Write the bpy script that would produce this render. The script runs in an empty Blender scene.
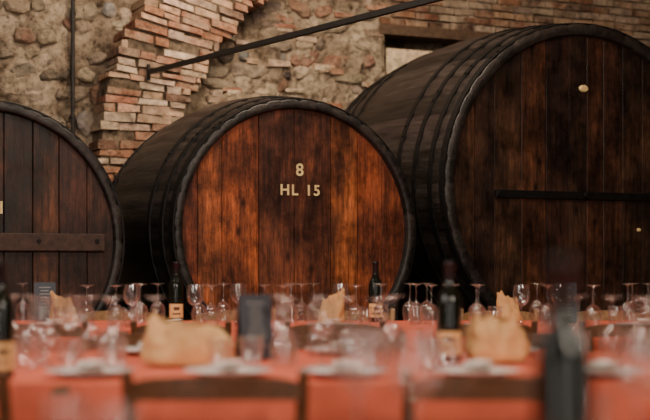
import bpy, math, random
from mathutils import Vector, noise, Matrix
random.seed(7)
S = bpy.context.scene
YAW = math.radians(24)
U = Vector((math.cos(YAW), math.sin(YAW), 0)); B = Vector((-math.sin(YAW), math.cos(YAW), 0))

# ------------------------------------------------------------ materials
def new_mat(name):
    m = bpy.data.materials.new(name); m.use_nodes = True
    nt = m.node_tree
    return m, nt, nt.nodes["Principled BSDF"]
def N(nt, t, **kw):
    n = nt.nodes.new(t)
    for k, v in kw.items(): setattr(n, k, v)
    return n
def ramp(nt, fac, stops):
    r = N(nt, 'ShaderNodeValToRGB'); e = r.color_ramp.elements
    while len(e) < len(stops): e.new(0.5)
    for i, (p, c) in enumerate(stops):
        e[i].position = p; e[i].color = (c[0], c[1], c[2], 1)
    nt.links.new(fac, r.inputs[0]); return r.outputs[0]
def mixc(nt, a, b, fac=1.0, mode='MULTIPLY'):
    m = N(nt, 'ShaderNodeMix', data_type='RGBA', blend_type=mode)
    for s, v in ((m.inputs[6], a), (m.inputs[7], b), (m.inputs[0], fac)):
        if hasattr(v, 'is_linked') or hasattr(v, 'links'): nt.links.new(v, s)
        else: s.default_value = v if isinstance(v, float) else (v[0], v[1], v[2], 1)
    return m.outputs[2]
def tex_noise(nt, scale, detail=6, mapping=None, rough=.6):
    tc = N(nt, 'ShaderNodeTexCoord'); mp = N(nt, 'ShaderNodeMapping')
    nt.links.new(tc.outputs['Object'], mp.inputs[0])
    if mapping: mp.inputs['Scale'].default_value = mapping
    n = N(nt, 'ShaderNodeTexNoise'); n.inputs['Scale'].default_value = scale
    n.inputs['Detail'].default_value = detail; n.inputs['Roughness'].default_value = rough
    nt.links.new(mp.outputs[0], n.inputs[0]); return n.outputs[0]
def bump(nt, bsdf, h, strength=.5, dist=.01):
    b = N(nt, 'ShaderNodeBump'); b.inputs['Strength'].default_value = strength
    b.inputs['Distance'].default_value = dist
    nt.links.new(h, b.inputs['Height']); nt.links.new(b.outputs[0], bsdf.inputs['Normal'])
def attr_mat(name, nscale, lo, hi, rough, bstr=.5, bdist=.01, mapping=None, spec=.5, dust=None):
    m, nt, b = new_mat(name)
    a = N(nt, 'ShaderNodeAttribute'); a.attribute_name = 'Col'
    n = tex_noise(nt, nscale, 8, mapping)
    r = ramp(nt, n, [(.3, (lo,)*3), (.7, (hi,)*3)])
    c = mixc(nt, a.outputs[0], r)
    if dust:
        dn = tex_noise(nt, dust[1], 8, None, .65)
        c = mixc(nt, c, dust[0], ramp(nt, dn, [(.44, (0,)*3), (.66, (dust[2],)*3)]), 'MIX')
    nt.links.new(c, b.inputs['Base Color'])
    b.inputs['Roughness'].default_value = rough
    b.inputs['Specular IOR Level'].default_value = spec
    bump(nt, b, n, bstr, bdist); return m
def plain(name, col, rough=.5, metal=0, spec=.5, nscale=None, var=.25, bstr=.2):
    m, nt, b = new_mat(name)
    b.inputs['Roughness'].default_value = rough; b.inputs['Metallic'].default_value = metal
    b.inputs['Specular IOR Level'].default_value = spec
    n = tex_noise(nt, nscale or 20, 5)
    r = ramp(nt, n, [(.3, [c*(1-var) for c in col]), (.7, [min(1, c*(1+var)) for c in col])])
    nt.links.new(r, b.inputs['Base Color'])
    if nscale: bump(nt, b, n, bstr, .01)
    return m

def head_wood(name, rough):
    m, nt, b = new_mat(name)
    a = N(nt, 'ShaderNodeAttribute'); a.attribute_name = 'Col'
    g1 = tex_noise(nt, 3, 9, (14, 14, .9), .7)
    g2 = tex_noise(nt, 2.4, 7, (1.8, 1.8, .9), .7)
    g3 = tex_noise(nt, 22, 8, (10, 10, .6), .6)
    g4 = tex_noise(nt, 6, 8, (1, 1, 1), .75)
    c = mixc(nt, a.outputs[0], ramp(nt, g1, [(.32, (.32, .28, .26)), (.5, (.9,)*3), (.68, (1.5, 1.42, 1.35))]))
    c = mixc(nt, c, ramp(nt, g2, [(.36, (.20, .18, .18)), (.5, (.85,)*3), (.66, (1.9, 1.75, 1.5))]))
    c = mixc(nt, c, ramp(nt, g3, [(.35, (.55,)*3), (.6, (1.15,)*3)]))
    c = mixc(nt, c, ramp(nt, g4, [(.36, (.45,)*3), (.55, (1.08,)*3)]))
    tc = N(nt, 'ShaderNodeTexCoord'); mp = N(nt, 'ShaderNodeMapping'); mp.inputs['Scale'].default_value = (4.5, 1, 2.2)
    v = N(nt, 'ShaderNodeTexVoronoi'); v.inputs['Scale'].default_value = 1.0
    nt.links.new(tc.outputs['Object'], mp.inputs[0]); nt.links.new(mp.outputs[0], v.inputs[0])
    c = mixc(nt, c, ramp(nt, v.outputs['Distance'], [(.03, (.2, .16, .16)), (.11, (1,)*3)]))
    nt.links.new(c, b.inputs['Base Color'])
    nt.links.new(ramp(nt, g4, [(.35, (rough-.08,)*3), (.65, (rough+.12,)*3)]), b.inputs['Roughness'])
    b.inputs['Specular IOR Level'].default_value = .3
    bump(nt, b, g1, .3, .006); return m
M_head = head_wood('varnished_oak_head', .44)
M_stave = attr_mat('blackened_stave_wood', 3, .3, 1.9, .42, .6, .01, (9, 1.0, 9), .38)
M_iron = plain('black_iron', (.010, .009, .009), .5, .4, .3, 30, .4, .3)
M_rod = plain('rod_iron', (.022, .018, .016), .6, .4, .5, 30, .4, .3)
M_gold = plain('gold_paint', (.88, .58, .26), .6, var=.3)
M_stone = attr_mat('rubble_stone', 14, .35, 1.4, .95, 1, .05, spec=.15, dust=((.38, .285, .195), 5, .55))
M_brick = attr_mat('old_brick', 18, .4, 1.3, .95, 1, .035, spec=.15, dust=((.46, .34, .235), 5, .7))
M_chair = attr_mat('chair_wood', 4, .6, 1.3, .35, .2, .004, (10, 10, 10))
M_beam = attr_mat('beam_wood', 4, .5, 1.3, .7, .5, .01, (6, 6, 6))

def mortar(name, c1, c2, c3):
    m, nt, b = new_mat(name)
    n1 = tex_noise(nt, 2.6, 8); n2 = tex_noise(nt, 15, 10, None, .75)
    tc = N(nt, 'ShaderNodeTexCoord'); v = N(nt, 'ShaderNodeTexVoronoi'); v.inputs['Scale'].default_value = 9
    nt.links.new(tc.outputs['Object'], v.inputs[0])
    c = ramp(nt, n1, [(.36, c1), (.5, c2), (.64, c3)])
    c = mixc(nt, c, ramp(nt, n2, [(.36, (.25, .21, .19)), (.5, (1,)*3), (.66, (1.4,)*3)]))
    c = mixc(nt, c, ramp(nt, v.outputs['Distance'], [(.1, (.55, .5, .46)), (.35, (1,)*3)]))
    nt.links.new(c, b.inputs['Base Color']); b.inputs['Roughness'].default_value = .95
    b.inputs['Specular IOR Level'].default_value = .15
    bump(nt, b, n2, 1.0, .06); return m
M_mortar = mortar('lime_mortar', (.18, .13, .09), (.37, .275, .19), (.58, .45, .32))
M_joint = mortar('brick_joint', (.09, .065, .045), (.19, .135, .09), (.30, .22, .15))  # joint colour darkened to stand in for shadow between the bricks
M_plaster = mortar('old_plaster', (.2, .15, .1), (.28, .21, .15), (.35, .27, .2))

def floor_mat():
    m, nt, b = new_mat('stone_floor')
    tc = N(nt, 'ShaderNodeTexCoord'); br = N(nt, 'ShaderNodeTexBrick')
    br.inputs['Scale'].default_value = 2; br.inputs['Color1'].default_value = (.16, .1, .07, 1)
    br.inputs['Color2'].default_value = (.11, .08, .06, 1); br.inputs['Mortar'].default_value = (.05, .04, .03, 1)
    nt.links.new(tc.outputs['Object'], br.inputs[0]); nt.links.new(br.outputs[0], b.inputs['Base Color'])
    b.inputs['Roughness'].default_value = .6; return m
M_floor = floor_mat()

def cloth_mat(name, col, lo=.85):
    m, nt, b = new_mat(name)
    n = tex_noise(nt, 5, 4)
    nt.links.new(ramp(nt, n, [(.35, [c*lo for c in col]), (.65, col)]), b.inputs['Base Color'])
    b.inputs['Roughness'].default_value = .75
    b.inputs['Specular IOR Level'].default_value = .35
    w = tex_noise(nt, 300, 2); bump(nt, b, w, .15, .002); return m
M_coral = cloth_mat('coral_linen', (.76, .145, .078), .75)
M_napkin = cloth_mat('white_linen', (.88, .80, .74))
M_paper = cloth_mat('kraft_paper', (.82, .47, .20), lo=.7)
M_bread = plain('bread_crust', (.5, .25, .09), .7, nscale=25, var=.4)
M_plate = plain('white_porcelain', (.85, .82, .8), .12, nscale=None, var=.03)
M_label = plain('cream_label', (.85, .50, .2), .6, var=.08)
M_ink = plain('label_ink', (.1, .04, .02), .6, var=.1)
M_foil = plain('capsule_foil', (.02, .015, .018), .3, .5, var=.2)
M_card = plain('slate_card', (.03, .036, .05), .5, var=.15)
M_chalk = plain('chalk_print', (.3, .3, .29), .8, var=.1)
M_straw = plain('straw_seat', (.45, .3, .12), .8, nscale=60, var=.3)

def bottle_glass():
    m, nt, b = new_mat('dark_bottle_glass')
    n = tex_noise(nt, 4, 2)
    nt.links.new(ramp(nt, n, [(.3, (.005, .006, .004)), (.7, (.008, .010, .006))]), b.inputs['Base Color'])
    b.inputs['Roughness'].default_value = .07
    return m
M_bottle = bottle_glass()
def clear_glass():
    m = bpy.data.materials.new('clear_glass'); m.use_nodes = True
    nt = m.node_tree; nt.nodes.clear()
    o = N(nt, 'ShaderNodeOutputMaterial'); mx = N(nt, 'ShaderNodeMixShader'); mx2 = N(nt, 'ShaderNodeMixShader')
    t = N(nt, 'ShaderNodeBsdfTransparent'); g = N(nt, 'ShaderNodeBsdfGlossy'); d = N(nt, 'ShaderNodeBsdfTranslucent')
    t.inputs[0].default_value = (.95, .95, .945, 1); g.inputs['Roughness'].default_value = .06
    d.inputs[0].default_value = (.95, .93, .9, 1)  # whitish translucent haze mixed in to brighten the glass
    lw = N(nt, 'ShaderNodeLayerWeight'); lw.inputs[0].default_value = .5
    pw = N(nt, 'ShaderNodeMath', operation='POWER'); pw.inputs[1].default_value = 1.9
    mt = N(nt, 'ShaderNodeMath', operation='MULTIPLY_ADD'); mt.inputs[1].default_value = .8; mt.inputs[2].default_value = .16
    mt.use_clamp = True
    nt.links.new(lw.outputs['Facing'], pw.inputs[0]); nt.links.new(pw.outputs[0], mt.inputs[0])
    nt.links.new(mt.outputs[0], mx.inputs[0]); mx2.inputs[0].default_value = .2
    nt.links.new(g.outputs[0], mx2.inputs[1]); nt.links.new(d.outputs[0], mx2.inputs[2])
    nt.links.new(t.outputs[0], mx.inputs[1]); nt.links.new(mx2.outputs[0], mx.inputs[2]); nt.links.new(mx.outputs[0], o.inputs[0])
    return m
M_glass = clear_glass()

# ------------------------------------------------------------ mesh helpers
class MB:
    def __init__(s): s.v = []; s.f = []; s.c = []; s.m = []
    def add(s, vs, fs, col=(1, 1, 1), mi=0):
        o = len(s.v); s.v += [tuple(p) for p in vs]
        for f in fs: s.f.append(tuple(i+o for i in f)); s.c.append(col); s.m.append(mi)
    def box(s, x0, x1, y0, y1, z0, z1, col=(1, 1, 1), mi=0, jit=0):
        vs = [(x, y, z) for z in (z0, z1) for y in (y0, y1) for x in (x0, x1)]
        if jit: vs = [tuple(a+random.uniform(-jit, jit) for a in p) for p in vs]
        s.add(vs, [(0, 2, 3, 1), (4, 5, 7, 6), (0, 1, 5, 4), (2, 6, 7, 3), (0, 4, 6, 2), (1, 3, 7, 5)], col, mi)
    def tube(s, pts, rads, n=8, col=(1, 1, 1), mi=0, flat=(1, 1)):
        rings = []; pts = [Vector(p) for p in pts]
        for i, p in enumerate(pts):
            d = (pts[min(i+1, len(pts)-1)]-pts[max(i-1, 0)]).normalized()
            ref = Vector((0, 0, 1)) if abs(d.z) < .9 else Vector((0, 1, 0))
            a = d.cross(ref).normalized(); b = a.cross(d)
            r = rads[i] if isinstance(rads, (list, tuple)) else rads
            rings.append([p+a*math.cos(t)*r*flat[0]+b*math.sin(t)*r*flat[1] for t in [2*math.pi*k/n+math.pi/n for k in range(n)]])
        vs = [q for r in rings for q in r]; fs = []
        for i in range(len(pts)-1):
            for k in range(n):
                fs.append((i*n+k, i*n+(k+1) % n, (i+1)*n+(k+1) % n, (i+1)*n+k))
        fs.append(tuple(range(n))[::-1]); fs.append(tuple((len(pts)-1)*n+k for k in range(n)))
        s.add(vs, fs, col, mi)
    def lathe(s, prof, n=32, col=(1, 1, 1), mi=0, a0=0, a1=2*math.pi):
        full = abs(a1-a0-2*math.pi) < 1e-6; m = n if full else n+1
        vs = [(r*math.cos(a0+(a1-a0)*k/n), r*math.sin(a0+(a1-a0)*k/n), z) for r, z in prof for k in range(m)]
        fs = []
        for i in range(len(prof)-1):
            for k in range(n):
                fs.append((i*m+k, i*m+(k+1) % m, (i+1)*m+(k+1) % m, (i+1)*m+k))
        s.add(vs, fs, col, mi)
    def mesh(s, name, mats, smooth=False):
        me = bpy.data.meshes.new(name); me.from_pydata(s.v, [], s.f)
        if not isinstance(mats, (list, tuple)): mats = [mats]
        for m in mats: me.materials.append(m)
        at = me.color_attributes.new('Col', 'FLOAT_COLOR', 'CORNER')
        arr = []
        for p in me.polygons:
            c = s.c[p.index]; arr += [c[0], c[1], c[2], 1]*p.loop_total
        at.data.foreach_set('color', arr)
        me.polygons.foreach_set('material_index', s.m)
        me.polygons.foreach_set('use_smooth', [smooth]*len(s.f))
        me.update(); return me
def obj(name, data, parent=None, loc=(0, 0, 0), rot=(0, 0, 0)):
    o = bpy.data.objects.new(name, data); S.collection.objects.link(o)
    o.location = loc; o.rotation_euler = rot
    if parent: o.parent = parent
    return o
def empty(name, loc=(0, 0, 0), rz=0):
    return obj(name, None, None, loc, (0, 0, rz))
def bevel(o, w=.004, seg=2):
    m = o.modifiers.new('bev', 'BEVEL'); m.width = w; m.segments = seg; m.limit_method = 'ANGLE'
def jc(c, v=.12):
    k = random.uniform(1-v, 1+v); return tuple(max(0, x*k*random.uniform(.96, 1.04)) for x in c)

# ------------------------------------------------------------ room shell (room frame: rotated by YAW)
W = 10.1; UL, UR, WF, H = -2.2, 9.6, -2.6, 4.4
BL = [(0, 2.42), (1.83, 2.45), (2.41, 2.50), (2.84, 2.70), (3.12, 2.86), (3.7, 3.25), (4.4, 3.85)]
BR = [(0, 3.10), (2.0, 3.12), (2.33, 3.18), (2.63, 3.31), (2.9, 3.45), (3.12, 3.60), (3.7, 4.05), (4.4, 4.7)]
def interp(t, z):
    for (z0, a), (z1, b) in zip(t, t[1:]):
        if z <= z1: return a+(b-a)*(z-z0)/(z1-z0)
    return t[-1][1]

def wall_grid(mb, u0, u1, z0, z1, w, amp=.05, step=.04, mi=0):
    nu = max(2, int((u1-u0)/step)); nz = max(2, int((z1-z0)/step)); vs = []
    for j in range(nz+1):
        for i in range(nu+1):
            u = u0+(u1-u0)*i/nu; z = z0+(z1-z0)*j/nz
            d = noise.fractal(Vector((u*5, z*5, 1.3)), .7, 2, 5)*amp
            vs.append((u, w+d, z))
    fs = [(j*(nu+1)+i, j*(nu+1)+i+1, (j+1)*(nu+1)+i+1, (j+1)*(nu+1)+i) for j in range(nz) for i in range(nu)]
    mb.add(vs, fs, (1, 1, 1), mi)
def blob(mb, u, z, a, b, w, h, col, mi):
    n = 11; ph = random.random()*100; rot = random.uniform(-.4, .4)
    rings = []
    for sc, dp in ((1.05, .03), (.95, -h*.55), (.65, -h), ):
        for k in range(n):
            t = 2*math.pi*k/n
            ct, st = math.cos(t), math.sin(t)
            r = (abs(ct)**2.6+abs(st)**2.6)**(-1/2.6)
            r *= 1+.4*noise.noise(Vector((ct*1.3+ph, st*1.3, ph)))
            x, y = a*r*sc*ct, b*r*sc*st
            rings.append((u+x*math.cos(rot)-y*math.sin(rot), w+dp+random.uniform(-.006, .006), z+x*math.sin(rot)+y*math.cos(rot)))
    rings.append((u, w-h*1.05, z))
    fs = [(i*n+k, i*n+(k+1) % n, (i+1)*n+(k+1) % n, (i+1)*n+k) for i in range(2) for k in range(n)]
    fs += [(2*n+k, 2*n+(k+1) % n, 3*n) for k in range(n)]
    mb.add(rings, fs, col, mi)

STONES = [(.34, .26, .18)]*4+[(.26, .20, .15)]*4+[(.44, .34, .24)]*3+[(.14, .105, .085)]*3+[(.075, .058, .05)]*3+[(.28, .15, .10)]*2+[(.22, .20, .18)]*2
BRICKS = [(.40, .19, .11)]*3+[(.50, .30, .19)]*4+[(.32, .14, .085)]*3+[(.58, .42, .30)]*3+[(.18, .095, .065)]*2+[(.45, .32, .22)]*3
mb = MB()
wall_grid(mb, UL, 5.06, 0, H, W)
wall_grid(mb, 5.06, UR, 3.12, H, W, .02)
wall_grid(mb, 8.6, UR, 0, 3.12, W, step=.2)
mb.add([(5.06, W, 0), (5.06, W+.5, 0), (5.06, W+.5, 3.12), (5.06, W, 3.12)], [(0, 1, 2, 3)])
mb.add([(8.6, W, 0), (8.6, W+.5, 0), (8.6, W+.5, 3.12), (8.6, W, 3.12)], [(3, 2, 1, 0)])
mb.add([(5.06, W, 3.12), (5.06, W+.5, 3.12), (8.6, W+.5, 3.12), (8.6, W, 3.12)], [(0, 1, 2, 3)])
wall_grid(mb, 5.06, 8.6, 0, 3.12, W+.5)
z = 1.0
while z < H-.1:
    rh = random.uniform(.08, .2); u = UL+.2
    while u < 5.0:
        w_ = random.uniform(.08, .32)
        if not (interp(BL, z)-.03 < u < interp(BR, z)+.03) and random.random() < .7:
            a = w_*.46; b = rh*random.uniform(.36, .5)
            if random.random() < .2: a *= .6; b *= .6
            c = random.choice(STONES)
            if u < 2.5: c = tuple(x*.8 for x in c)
            uu = u+w_/2
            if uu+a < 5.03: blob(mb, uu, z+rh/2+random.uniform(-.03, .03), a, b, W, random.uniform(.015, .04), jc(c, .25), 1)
        u += w_
    z += rh
for _ in range(160):
    blob(mb, random.uniform(5.2, 8.5), random.uniform(1.5, 3.0), random.uniform(.05, .14), random.uniform(.04, .07), W+.5, .03, jc((.2, .14, .1), .2), 1)
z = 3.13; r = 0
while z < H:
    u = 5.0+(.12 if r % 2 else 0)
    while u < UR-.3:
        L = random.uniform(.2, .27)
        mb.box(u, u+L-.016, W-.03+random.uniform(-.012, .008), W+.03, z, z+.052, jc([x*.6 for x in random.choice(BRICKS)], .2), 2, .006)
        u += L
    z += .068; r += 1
for i in range(70):
    u = random.uniform(3.3, 4.9); z = random.uniform(2.3, 4.2)
    if u > interp(BR, z)+.2:
        L = random.uniform(.08, .22)
        mb.box(u, u+L, W-.035, W+.03, z, z+.045, jc(random.choice(BRICKS), .15), 2, .009)
wall_back = obj('wall_back', mb.mesh('wall_back', [M_mortar, M_stone, M_brick]), None, rot=(0, 0, YAW))

# brick pier curving into vault rib
mb = MB(); WFr = W-.35
zs = [i*.1 for i in range(45)]
vs = []
for zz in zs:
    l, r_ = interp(BL, zz)+.02, interp(BR, zz)-.02
    vs += [(l, WFr+.018, zz), (r_, WFr+.018, zz), (l, W+.02, zz), (r_, W+.02, zz)]
fs = []
for i in range(len(zs)-1):
    a = i*4; b = a+4
    fs += [(a, a+1, b+1, b), (a, b, b+2, a+2), (a+1, a+3, b+3, b+1)]
mb.add(vs, fs, (1, 1, 1), 0)
z = 0; row = 0
while z < H-.08:
    bh = random.uniform(.040, .064)
    l, r_ = interp(BL, z), interp(BR, z)
    l += random.uniform(-.03, .03); r_ += random.uniform(-.06, .02)
    tilt = max(0, (z-2.1))*.25
    u = l-(0 if row % 2 else .11)
    while u < r_-.03:
        L = random.choice([.24, .26, .22, .13, .28, .18]); e = min(u+L-random.uniform(.01, .024), r_)
        s0 = max(u, l)
        if e-s0 > .03 and random.random() > .05:
            isL = s0 <= l+.02; isR = e >= r_-.02
            back = W+.01 if (isL or isR) else WFr+.07
            f0 = WFr+random.uniform(-.024, .012)
            zo0 = (s0-l)*-tilt; zo1 = (e-l)*-tilt
            j = lambda: random.uniform(-.009, .009)
            col = jc(random.choice(BRICKS), .25)
            vv = []
            for (uu, zo) in ((s0, zo0), (e, zo1)):
                for yy in (f0, back):
                    for zz in (z, z+bh): vv.append((uu+j(), yy+j()*.8, zz+zo+j()))
            mb.add(vv, [(0, 4, 5, 1), (2, 3, 7, 6), (0, 1, 3, 2), (4, 6, 7, 5), (1, 5, 7, 3), (0, 2, 6, 4)], col, 1)
        u += L
    z += bh+.014; row += 1
obj('brick_pier', mb.mesh('brick_pier', [M_joint, M_brick]), None, rot=(0, 0, YAW))

def quad(name, vs, mat):
    m = MB(); m.add(vs, [(0, 1, 2, 3)]); return obj(name, m.mesh(name, mat), None, rot=(0, 0, YAW))
quad('wall_left', [(UL, WF, 0), (UL, W+.6, 0), (UL, W+.6, H), (UL, WF, H)], M_plaster)
quad('wall_right', [(UR, WF, 0), (UR, W+.6, 0), (UR, W+.6, H), (UR, WF, H)], M_plaster)
quad('wall_front', [(UL, WF, 0), (UR, WF, 0), (UR, WF, H), (UL, WF, H)], M_plaster)
quad('floor', [(UL, WF, 0), (UR, WF, 0), (UR, W+.6, 0), (UL, W+.6, 0)], M_floor)
quad('ceiling', [(UL, WF, H), (UR, WF, H), (UR, W+.6, H), (UL, W+.6, H)], M_plaster)

mb = MB(); mb.box(5.0, 8.7, W-.05, W+.2, 3.04, 3.13, (.10, .055, .03), 0)
bevel(obj('lintel_beam', mb.mesh('lintel', M_beam), None, rot=(0, 0, YAW)))
mb = MB()
for i in range(3): mb.box(5.09, 6.3, W+.0, W+.03, 2.66+i*.09, 2.748+i*.09, jc((.70, .52, .34), .08))
obj('wooden_board', mb.mesh('board', M_beam), None, rot=(0, 0, YAW))

mb = MB(); mb.tube([(2.32, W-.07, 1.4), (2.32, W-.07, H)], .016, 12, (1, 1, 1))
for zz in (2.2, 3.0, 3.8): mb.tube([(2.32, W-.07, zz), (2.32, W+.03, zz)], .012, 8)
for zz in (2.2, 3.0, 3.8): mb.tube([(2.32, W-.07, zz-.015), (2.32, W-.07, zz+.015)], .022, 12)
obj('wall_pipe', mb.mesh('pipe', M_rod), None, rot=(0, 0, YAW))

p0 = Vector((-1.36, 10.02, 2.53)); dr = Vector((2.0, -2.83, 0))
mb = MB(); p1 = p0+dr*3.55
mb.tube([p0, p1], .022, 4, (1, 1, 1), 0, (1, 1.1))
mb.tube([p0+Vector((0, 0, -.06)), p0+Vector((0, 0, .06))], .016, 6)
obj('iron_tie_rod', mb.mesh('tie_rod', M_rod))

# ------------------------------------------------------------ barrels
def barrel(u, zc, r, L, palette, body, nplank, bulge, feat):
    loc = U*u+B*7.65; loc.z = zc
    root = empty('wine_barrel', loc, YAW)
    R = lambda y: r+bulge*(1-(2*y/L-1)**2)
    ns = 44; sub = 4; n = ns*sub; mb = MB(); ti = .055*r/.84
    prof = [(r-ti, .10), (r-ti, .006), (r-ti+.006, 0), (r-.008, 0), (r, .008)]
    prof += [(R(L*i/16), L*i/16) for i in range(1, 16)]+[(r, L-.008), (r-.008, L), (r-ti, L), (r-ti, L-.06), (.01, L-.06)]
    stc = [jc(body, .5) for _ in range(ns)]
    off = [random.uniform(-.003, .003) for _ in range(ns)]
    vs = []
    for (rr, y) in prof:
        for k in range(n):
            a = 2*math.pi*k/n; g = -.009 if (k % sub == 0) else 0
            q = rr+(g+off[k//sub] if rr > r-.02 else 0)
            vs.append((q*math.cos(a), y, q*math.sin(a)))
    mb.v += vs
    for i in range(len(prof)-1):
        for k in range(n):
            mb.f.append((i*n+k, i*n+(k+1) % n, (i+1)*n+(k+1) % n, (i+1)*n+k)[::-1]); mb.c.append(stc[k//sub]); mb.m.append(0)
    obj('staves', mb.mesh('staves', M_stave, True), root)
    mb = MB()
    ys = [(.035, .055), (.17, .045), (.36, .045), (L-.36, .045), (L-.17, .045), (L-.035, .055)]
    if L > 1.9: ys += [(.58, .045), (L-.58, .045)]
    for y, w_ in ys:
        y0, y1 = y-w_/2, y+w_/2; t = .007; nn = 96
        pr = [(R(max(0, y0))-.004, y0), (R(max(0, y0))+t, y0), (R(min(L, y1))+t, y1), (R(min(L, y1))-.004, y1)]
        vs = [(q*math.cos(2*math.pi*k/nn), yy, q*math.sin(2*math.pi*k/nn)) for q, yy in pr for k in range(nn)]
        fs = [((i % 4)*nn+k, ((i+1) % 4)*nn+k, ((i+1) % 4)*nn+(k+1) % nn, (i % 4)*nn+(k+1) % nn) for i in range(4) for k in range(nn)]
        mb.add(vs, fs)
        for da in (0, .06):
            a = 2.2+da+y; q = R(y)+t
            mb.tube([(q*math.cos(a), y, q*math.sin(a)), ((q+.007)*math.cos(a), y, (q+.007)*math.sin(a))], .01, 8)
    obj('hoops', mb.mesh('hoops', M_iron), root)
    mb = MB(); Rh = r-ti+.004; hy = .055
    if isinstance(nplank, list):
        ex = nplank[:]; nplank = len(ex)-1; xs = [-Rh+2*Rh*(e-ex[0])/(ex[-1]-ex[0]) for e in ex]
    else:
        xs = [-Rh]
        for i in range(nplank): xs.append(xs[-1]+random.uniform(.75, 1.25))
        sc = 2*Rh/(xs[-1]-xs[0]); xs = [-Rh+(x+Rh)*sc for x in xs]
    for i in range(nplank):
        a, b = xs[i]+.0012, xs[i+1]-.0012; dz = random.uniform(-.003, .003)
        cols = [a, a+.004]+[a+.004+(b-a-.008)*k/5 for k in range(1, 5)]+[b-.004, b]
        ysx = [hy+.006]+[hy+dz]*(len(cols)-2)+[hy+.006]
        vs = []
        for x, y in zip(cols, ysx):
            h = math.sqrt(max(0.0001, Rh*Rh-x*x)); vs += [(x, y, -h), (x, y, h)]
        fs = [(2*k, 2*k+2, 2*k+3, 2*k+1) for k in range(len(cols)-1)]
        mb.add(vs, fs, jc(palette[i % len(palette)], .1))
    nn = 64
    mb.add([(Rh*math.cos(2*math.pi*k/nn), hy+.012, Rh*math.sin(2*math.pi*k/nn)) for k in range(nn)], [tuple(range(nn))[::-1]], (.01, .008, .006))
    obj('barrel_head', mb.mesh('head', M_head), root)
    def text(s, x, z, size, nm):
        c = bpy.data.curves.new(nm, 'FONT'); c.body = s; c.size = size; c.align_x = 'CENTER'; c.align_y = 'CENTER'
        c.extrude = .001; c.offset = .002; c.materials.append(M_gold); c.space_character = 1.2
        obj(nm, c, root, (x, hy-.006, z), (math.pi/2, 0, 0))
    if feat == 'mid':
        text('8', .02, .385, .11, 'painted_number'); text('HL', -.055, .255, .095, 'painted_volume'); text('15', .112, .255, .095, 'painted_digits')
    if feat == 'left':
        text('HL 11', -.03, .19, .10, 'painted_volume')
        mb = MB(); mb.box(-r*.86, r*.86, hy-.045, hy-.004, -.06, .045, (.05, .022, .014))
        o = obj('cross_bar', mb.mesh('bar', M_beam), root); bevel(o, .006)
        mb = MB()
        for x in (-r*.8, -.3, .3, r*.8): mb.tube([(x, hy-.045, 0), (x, hy-.055, 0)], .014, 8)
        obj('bar_bolts', mb.mesh('bolts', M_iron), root)
    if feat == 'right':
        mb = MB(); mb.box(-r*.64, r*.64, hy-.03, hy-.004, -.09, -.035, (1, 1, 1))
        for x in (-r*.62, r*.62, 0): mb.tube([(x, hy-.03, -.062), (x, hy-.05, -.062)], .02, 8)
        bevel(obj('iron_bar', mb.mesh('bar', M_iron), root), .004)
        mb = MB(); mb.lathe([(.0001, .012), (.022, .01), (.028, 0), (.028, -.01)], 24)
        o = obj('brass_plate', mb.mesh('plate', M_gold), root, (.0, hy-.012, .70), (math.pi/2, 0, 0)); o.scale = (1.3, .9, 1)
        mb = MB(); mb.lathe([(.0001, .012), (.010, .01), (.013, 0), (.013, -.01)], 16)
        obj('brass_stud', mb.mesh('stud', M_gold), root, (.48, hy-.012, -.30), (math.pi/2, 0, 0))
    mb = MB()
    for y in (.3, L-.3):
        rb = R(y)+.012
        nseg = 16; vs = []
        for k in range(nseg+1):
            x = -rb*.6+rb*1.2*k/nseg; zt = -math.sqrt(rb*rb-x*x)
            for yy in (y-.08, y+.08): vs += [(x, yy, zt), (x, yy, -zc)]
        fs = []
        for k in range(nseg):
            a = 4*k; b = a+4
            fs += [(a, b, b+2, a+2), (a, a+1, b+1, b), (a+2, b+2, b+3, a+3)]
        fs += [(0, 2, 3, 1), (4*nseg, 4*nseg+1, 4*nseg+3, 4*nseg+2)]
        mb.add(vs, fs, (.12, .08, .05))
    obj('cradle', mb.mesh('cradle', M_beam), root)
    return root

red = [(.20, .050, .022), (.26, .070, .028), (.30, .080, .030), (.12, .038, .021), (.14, .042, .022), (.29, .084, .032), (.22, .058, .024), (.18, .048, .021)]
dk = [(.052, .020, .013), (.040, .016, .011), (.066, .024, .014), (.048, .018, .012)]
dk2 = [(.062, .028, .017), (.040, .019, .013), (.050, .024, .015), (.085, .032, .018), (.038, .018, .013), (.045, .021, .014), (.066, .026, .016)]
body = (.018, .0135, .012)
barrel(1.27, 1.19, .81, 1.7, dk, body, 9, .06, 'left')
barrel(3.23, 1.27, .835, 1.82, red, body, [188, 205, 228, 263, 298, 335, 362, 388, 412], .09, 'mid')
barrel(5.44, 1.60, 1.15, 2.15, dk2, body, 12, .085, 'right')

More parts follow.
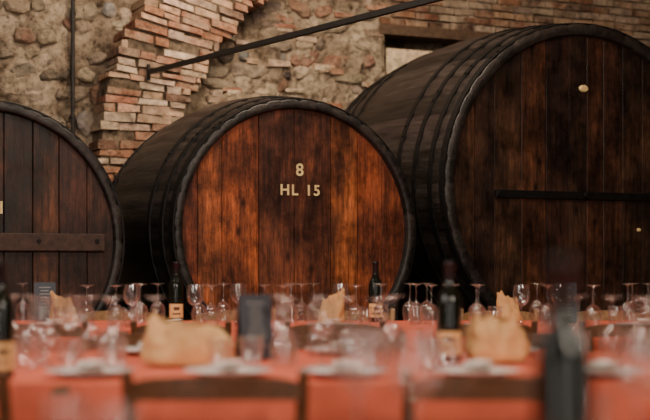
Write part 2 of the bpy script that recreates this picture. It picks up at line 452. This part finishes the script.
# ------------------------------------------------------------ tables
TZ = .75
def table(x0, x1, y0, y1):
    t = empty('dining_table', ((x0+x1)/2, (y0+y1)/2, 0)); hx, hy = (x1-x0)/2, (y1-y0)/2
    mb = MB(); mb.box(-hx, hx, -hy, hy, TZ-.035, TZ-.004, (.2, .1, .05))
    bevel(obj('table_top', mb.mesh('ttop', M_chair), t))
    mb = MB()
    nx = max(2, int(round(hx*2/1.6)))
    for i in range(nx+1):
        x = -hx+.12+(2*hx-.24)*i/nx
        for y in (-hy+.1, hy-.1): mb.box(x-.03, x+.03, y-.03, y+.03, 0, TZ-.035, (.2, .1, .05))
    obj('table_legs', mb.mesh('tlegs', M_chair), t)
    mb = MB(); st = .04; nx = int(hx*2/st); ny = int(hy*2/st); vs = []
    for j in range(ny+1):
        for i in range(nx+1):
            x = -hx+2*hx*i/nx; y = -hy+2*hy*j/ny
            vs.append((x, y, TZ+.005*max(0, noise.noise(Vector((x*2, y*7, x0))))-.001))
    fs = [(j*(nx+1)+i, j*(nx+1)+i+1, (j+1)*(nx+1)+i+1, (j+1)*(nx+1)+i) for j in range(ny) for i in range(nx)]
    mb.add(vs, fs)
    per = [(-hx+2*hx*i/nx, -hy, 0, -1) for i in range(nx)]+[(hx, -hy+2*hy*j/ny, 1, 0) for j in range(ny)]
    per += [(hx-2*hx*i/nx, hy, 0, 1) for i in range(nx)]+[(-hx, hy-2*hy*j/ny, -1, 0) for j in range(ny)]
    m = len(per); vs = []
    for lv in range(7):
        f = lv/6
        for k, (x, y, ax, ay) in enumerate(per):
            o = .014*min(1, f*4)+f*(.038*math.sin(k*.55+math.sin(k*.13)*2)+.022*math.sin(k*.31))
            vs.append((x+ax*o, y+ay*o, TZ-.24*f+(0 if lv == 0 else -.004)))
    fs = [(l*m+(k+1) % m, l*m+k, (l+1)*m+k, (l+1)*m+(k+1) % m) for l in range(6) for k in range(m)]
    mb.add(vs, fs)
    obj('tablecloth', mb.mesh('cloth', M_coral, True), t)
table(-2.35, 2.9, 6.0, 7.0)
table(-2.1, 2.4, 3.35, 4.55)
table(-1.2, 1.4, 1.1, 2.25)

# ------------------------------------------------------------ chairs
def chair_mesh(col, nm):
    mb = MB(); w = .20
    for s in (-1, 1):
        mb.tube([(s*(w-.01), .02, 0), (s*w, .03, .45), (s*(w+.005), .0, .65), (s*(w+.012), -.05, .80)], [.016, .019, .018, .014], 8, jc(col))
        mb.tube([(s*(w-.005), .41, 0), (s*(w-.005), .40, .46)], [.015, .019], 8, jc(col))
        mb.tube([(s*w, .03, .2), (s*w, .40, .2)], .011, 8, jc(col))
        mb.tube([(s*w, .03, .43), (s*w, .40, .43)], .014, 8, jc(col))
    for y, zz in ((.03, .25), (.40, .25), (.03, .43), (.40, .43)): mb.tube([(-w, y, zz), (w, y, zz)], .012, 8, jc(col))
    def slat(zc, h, yb, arch):
        n = 14; vs = []
        for k in range(n+1):
            t = -1+2*k/n; x = t*(w+.004); yy = yb-.035*(1-t*t)
            top = zc+h/2+arch*(1-t*t)-.012*abs(t)**6; bot = zc-h/2+arch*.7*(1-t*t)
            for y2 in (yy-.008, yy+.008): vs += [(x, y2, bot), (x, y2, top)]
        fs = []
        for k in range(n):
            a = 4*k; b = a+4
            fs += [(a, b, b+1, a+1), (a+2, a+3, b+3, b+2), (a+1, b+1, b+3, a+3), (a, a+2, b+2, b)]
        fs += [(0, 1, 3, 2), (4*n, 4*n+2, 4*n+3, 4*n+1)]
        mb.add(vs, fs, jc(col))
    slat(.757, .055, -.04, .006); slat(.64, .045, -.005, .006); slat(.54, .04, .015, .006)
    mb.box(-w+.005, w-.005, .03, .41, .432, .455, (1, 1, 1), 1)
    return mb.mesh(nm, [M_chair, M_straw])
dark_c = chair_mesh((.14, .055, .024), 'chair_dark'); light_c = chair_mesh((.36, .19, .08), 'chair_light')
def chair(x, y, rz=0, dark=True):
    return obj('dining_chair', dark_c if dark else light_c, None, (x, y, 0), (0, 0, rz))
for x, r in ((-.264, .03), (.41, -.04), (1.12, .02), (-.98, -.02)): chair(x, 3.16, r)
for x, r in ((-1.9, .02), (-1.28, .03), (-.64, -.03), (.045, 0), (.72, .04), (1.36, -.03), (2.0, .02)): chair(x, 5.83, r)
for x in (-1.17, -.5, .17, .98, 1.6): chair(x, 7.28, math.pi+random.uniform(-.05, .05), False)
for x in (-1.35, -.7, .08, .8, 1.4): chair(x, 4.92, math.pi+random.uniform(-.05, .05), True)

# ------------------------------------------------------------ tableware
TAKEN = []
def free(x, y, r):
    for a, b, c in TAKEN:
        if (a-x)**2+(b-y)**2 < (c+r)**2: return False
    TAKEN.append((x, y, r)); return True
def mk(profile, nm, mat, n=32):
    mb = MB(); mb.lathe(profile, n); return mb.mesh(nm, mat, True)
bot_prof = [(.001, 0), (.033, 0), (.037, .005), (.0372, .10), (.037, .185), (.034, .203), (.026, .22), (.0175, .238), (.0148, .255), (.0142, .30), (.0142, .31), (.001, .31)]
me_b = mk(bot_prof, 'bottle_glass', M_bottle)
me_c = mk([(.0156, .245), (.0152, .30), (.0172, .302), (.0172, .311), (.015, .3125), (.001, .3125)], 'capsule', M_foil)
mb = MB(); mb.lathe([(.0376, .025), (.0377, .095)], 24, a0=-math.pi/2-1.2, a1=-math.pi/2+1.2)
mb.lathe([(.0379, .04), (.0379, .048)], 12, mi=1, a0=-math.pi/2-.6, a1=-math.pi/2+.6)
mb.lathe([(.0379, .062), (.0379, .08)], 12, mi=1, a0=-math.pi/2-.4, a1=-math.pi/2+.4)
me_l = mb.mesh('label', [M_label, M_ink], True)
def bottle(x, y, rz=0):
    TAKEN.append((x, y, .04))
    e = empty('wine_bottle', (x, y, TZ+.004), rz)
    obj('bottle_body', me_b, e); obj('capsule', me_c, e); obj('label', me_l, e)
bottle(-.77, 6.72, .2); bottle(.262, 6.75, .1); bottle(-.865, 3.46, .5); bottle(.385, 4.02, -.1); bottle(.297, 1.62, 2.6); bottle(2.15, 6.7)

def bag_mesh(w, d, h, seed, pinch):
    mb = MB(); n = 64; lv = 20; vs = []
    for j in range(lv+1):
        f = j/lv; z = h*f
        for k in range(n):
            a = 2*math.pi*k/n; c, s_ = math.cos(a), math.sin(a)
            q = (abs(c)**3+abs(s_)**3)**(-1/3)
            nz = noise.noise(Vector((c*1.9+seed, s_*1.9, f*2.2)))+.45*noise.noise(Vector((c*5+seed, s_*5, f*5)))
            pl = (abs(math.sin(a*4+seed+f*.8+nz))-.5)
            if pinch:
                rr = 1-.42*f+.2*max(0, f-.7); topz = z*(1-.25*(.5+.5*c)); pk = .2*f
            else:
                rr = 1.04-.34*f**2.5; topz = z*(1-.12*c); pk = .14*f+.02
            q *= rr*(1+.22*nz+pk*pl)*(.88+.12*min(1, f*6))
            zz = topz*(1+.22*noise.noise(Vector((c*2.2, s_*2.2, seed)))*f)
            vs.append((w/2*q*c-(.12*w*f if pinch else 0), d/2*q*s_, zz))
    fs = [(j*n+k, j*n+(k+1) % n, (j+1)*n+(k+1) % n, (j+1)*n+k) for j in range(lv) for k in range(n)]
    fs.append(tuple(range(n))[::-1]); mb.add(vs, fs)
    bv = []; bf = []; m = 14
    for i in range(9):
        t = math.pi*i/8
        for k in range(m):
            a = 2*math.pi*k/m; bv.append((w*.3*math.sin(t)*math.cos(a)*(1 if not pinch else .6)-(.08*w if pinch else 0), d*.28*math.sin(t)*math.sin(a), h*.5+h*(.3 if pinch else .45)*math.cos(t)))
    for i in range(8):
        for k in range(m): bf.append((i*m+k, (i+1)*m+k, (i+1)*m+(k+1) % m, i*m+(k+1) % m))
    mb.add(bv, bf, mi=1)
    return mb.mesh('bread_bag', [M_paper, M_bread], True)
def bag(x, y, w, d, h, seed, pinch, rz=0):
    for t in (-.33, 0, .33): TAKEN.append((x+t*w, y, d/2*1.1))
    obj('bread_bag', bag_mesh(w, d, h, seed, pinch), None, (x, y, TZ+.005), (0, 0, rz))
bag(-1.32, 6.6, .15, .12, .15, 1, True, .3); bag(.03, 6.6, .14, .11, .16, 5, True, 2.8); bag(.96, 6.75, .15, .11, .15, 9, True, .2)
bag(-.41, 3.92, .26, .14, .125, 12, False, .1); bag(.535, 4.05, .18, .12, .13, 17, False, -.1)

def menu_mesh():
    mb = MB(); w, h, t, sp = .055, .205, .0015, .035
    for s in (-1, 1):
        vs = [(-w, s*sp, 0), (w, s*sp, 0), (w, s*.001, h), (-w, s*.001, h), (-w, s*(sp-t*2), 0), (w, s*(sp-t*2), 0), (w, 0, h-.002), (-w, 0, h-.002)]
        mb.add(vs, [(0, 1, 2, 3), (7, 6, 5, 4), (0, 4, 5, 1), (1, 5, 6, 2), (0, 3, 7, 4)])
    for i in range(9):
        z = .18-.017*i; ln = random.uniform(.015, .036) if i else .03
        y = -sp*(1-z/h)-.0022; y2 = -sp*(1-(z-.0035)/h)-.0024
        mb.add([(-ln, y2, z-.0035), (ln, y2, z-.0035), (ln, y, z), (-ln, y, z)], [(0, 1, 2, 3)], mi=1)
    return mb.mesh('menu_card', [M_card, M_chalk])
me_m = menu_mesh()
for x, y, r in ((-1.465, 6.8, .1), (1.235, 6.66, -.2), (-.225, 4.15, .45), (2.3, 6.85, .2)):
    TAKEN.append((x, y, .06)); obj('menu_card', me_m, None, (x, y, TZ+.004), (0, 0, r))

gp = [(.001, .003), (.034, .0015), (.035, .003), (.020, .006), (.006, .010), (.0038, .02), (.0035, .085), (.006, .095), (.02, .103), (.034, .118), (.0405, .140), (.0395, .165), (.034, .20)]
me_g = mk(gp, 'wine_glass', M_glass)
me_t = mk([(.001, .002), (.028, 0), (.030, .003), (.036, .09)], 'tumbler', M_glass)
def glass(x, y, inv=True):
    if free(x, y, .041): obj('wine_glass', me_g, None, (x, y, TZ+.205 if inv else TZ+.004), (math.pi if inv else 0, 0, random.random()))
def tumbler(x, y):
    if free(x, y, .037): obj('water_tumbler', me_t, None, (x, y, TZ+.004))
for x, y in ((-1.0, 6.9), (-.88, 6.84), (-.94, 6.62), (-.186, 6.9), (-.06, 6.88), (-.12, 6.7), (.451, 6.9), (.541, 6.9), (.47, 6.7), (1.125, 6.9), (1.12, 6.5), (1.63, 6.9), (1.71, 6.88), (1.56, 6.7), (-1.6, 6.88), (-1.7, 6.7), (.62, 6.3), (-.55, 6.3), (1.3, 6.3), (-.2, 6.25), (.15, 6.3), (-1.15, 6.28)): glass(x, y)
for x, y in ((-.757, 4.2), (-.545, 4.16), (-.66, 3.98), (-.016, 4.2), (.07, 4.02), (.916, 4.15), (.84, 4.3), (.97, 3.95), (.23, 4.3), (-1.05, 4.1), (.72, 3.85), (-.12, 3.8), (1.25, 4.1), (.2, 4.12), (-.85, 4.0), (-.12, 4.05)): glass(x, y)
for x, y in ((.055, 2.17), (.14, 2.02), (.5, 2.08)): glass(x, y, False)
for x, y in ((.2, 6.45), (-.4, 6.5), (.85, 6.5), (-1.3, 6.4), (1.45, 6.5), (.12, 3.78), (-.3, 3.7), (-.72, 3.7), (.78, 4.0), (.3, 3.7), (.44, 2.17), (-.42, 2.1), (-.32, 1.98)): tumbler(x, y)
me_p = mk([(.001, .004), (.07, .004), (.085, .010), (.12, .018), (.121, .020), (.085, .014), (.07, .008), (.001, .007)], 'plate', M_plate, 40)
def napkin_mesh():
    mb = MB()
    for l in range(4):
        n = 8; vs = []
        for j in range(n+1):
            for i in range(n+1):
                x = -.04+.08*i/n; y = -.055+.11*j/n
                vs.append((x*(1-.03*l), y*(1-.03*l), .001+.009*l+.005*noise.noise(Vector((x*20, y*15, l)))+.003))
        mb.add(vs, [(j*(n+1)+i, j*(n+1)+i+1, (j+1)*(n+1)+i+1, (j+1)*(n+1)+i) for j in range(n) for i in range(n)])
    return mb.mesh('napkin', M_napkin, True)
me_n = napkin_mesh()
for y, xs in ((6.16, (-1.9, -1.28, -.72, .03, .78, 1.5, 2.0)), (3.53, (-.64, -.264, .05, .41, .75, 1.12)), (4.4, (-1.3, -.6, .05, .6, 1.15, 1.5)), (1.9, (-.15,))):
    for x in xs:
        if free(x, y, .122):
            obj('dinner_plate', me_p, None, (x, y, TZ+.002)); obj('folded_napkin', me_n, None, (x+.005, y, TZ+.011), (0, 0, random.uniform(-.4, .4)))
rr = random.Random(3)
for _ in range(55): glass(rr.uniform(-2.0, 2.4), rr.uniform(6.2, 6.92), rr.random() < .7)
for _ in range(50): glass(rr.uniform(-1.4, 1.6), rr.uniform(3.7, 4.45), rr.random() < .7)
for _ in range(26): tumbler(rr.uniform(-1.4, 1.6), rr.uniform(3.5, 4.45))
for _ in range(20): tumbler(rr.uniform(-2.0, 2.4), rr.uniform(6.1, 6.9))

# ------------------------------------------------------------ lights
def area(name, loc, target, sx, sy, e, col):
    l = bpy.data.lights.new(name, 'AREA'); l.shape = 'RECTANGLE'; l.size = sx; l.size_y = sy; l.energy = e; l.color = col
    o = obj(name, l, None, loc); o.rotation_euler = (Vector(target)-Vector(loc)).to_track_quat('-Z', 'Y').to_euler()
area('front_fill', (2.6, -1.0, 3.3), (0, 8, 1.1), 1.2, 1.0, 165, (1, .87, .72))  # unseen fill added behind the camera to light the barrel fronts
area('glint_strip', (-1.5, -1.7, 1.15), (.2, 6, 1.1), .35, 1.6, 26, (1, .93, .85))  # added low strip light for glints on bottles and glasses, no door there
area('glint_strip', (2.2, -.6, 1.2), (.2, 6, 1.1), .3, 1.5, 16, (1, .93, .85))  # second added strip for glints, on the right
area('ceiling_lamp_tables', (-.3, 4.6, 4.1), (-.2, 5.2, 0), 1.0, .6, 85, (1, .86, .70))
area('side_fill', (-2.4, 2.6, 2.2), (.5, 5.5, .8), .6, 1.2, 40, (1, .93, .86))  # added side light for bright glass rims, no opening in the wall
area('wall_washer', (-.1, 8.2, 4.15), (0, 11, 2.1), 1.6, .3, 120, (1, .82, .62))
area('left_rim_light', (-2.6, 6.2, 3.7), (.5, 9.2, 1.8), .8, .6, 28, (1, .95, .9))  # added rim light aimed at the barrels, not a real opening
for i, (x, y, z) in enumerate([(-2.2, 5.0, 2.9), (-.8, 3.4, 2.8), (.9, 5.2, 2.9), (1.9, 3.2, 2.8), (-.9, 7.6, 3.2), (2.4, 7.3, 3.6), (.2, 1.0, 2.7), (-1.2, 1.2, 2.6), (1.2, 7.0, 3.0)]):
    l = bpy.data.lights.new('glint_point', 'POINT'); l.energy = 16; l.shadow_soft_size = .04; l.color = (1, .84, .64)  # unseen point lights added for sparkle on the glassware
    obj('glint_light', l, None, (x, y, z))
wd = bpy.data.worlds.new('World'); S.world = wd; wd.use_nodes = True
bg = wd.node_tree.nodes['Background']; bg.inputs[0].default_value = (.6, .55, .5, 1); bg.inputs[1].default_value = .04

# ------------------------------------------------------------ camera
cam = bpy.data.cameras.new('camera'); cam.sensor_width = 36; cam.lens = 72; cam.shift_y = .0815
cam.dof.use_dof = True; cam.dof.focus_distance = 8.0; cam.dof.aperture_fstop = 1.6
co = obj('camera', cam, None, (0, 0, 1.06), (math.pi/2, 0, 0)); S.camera = co
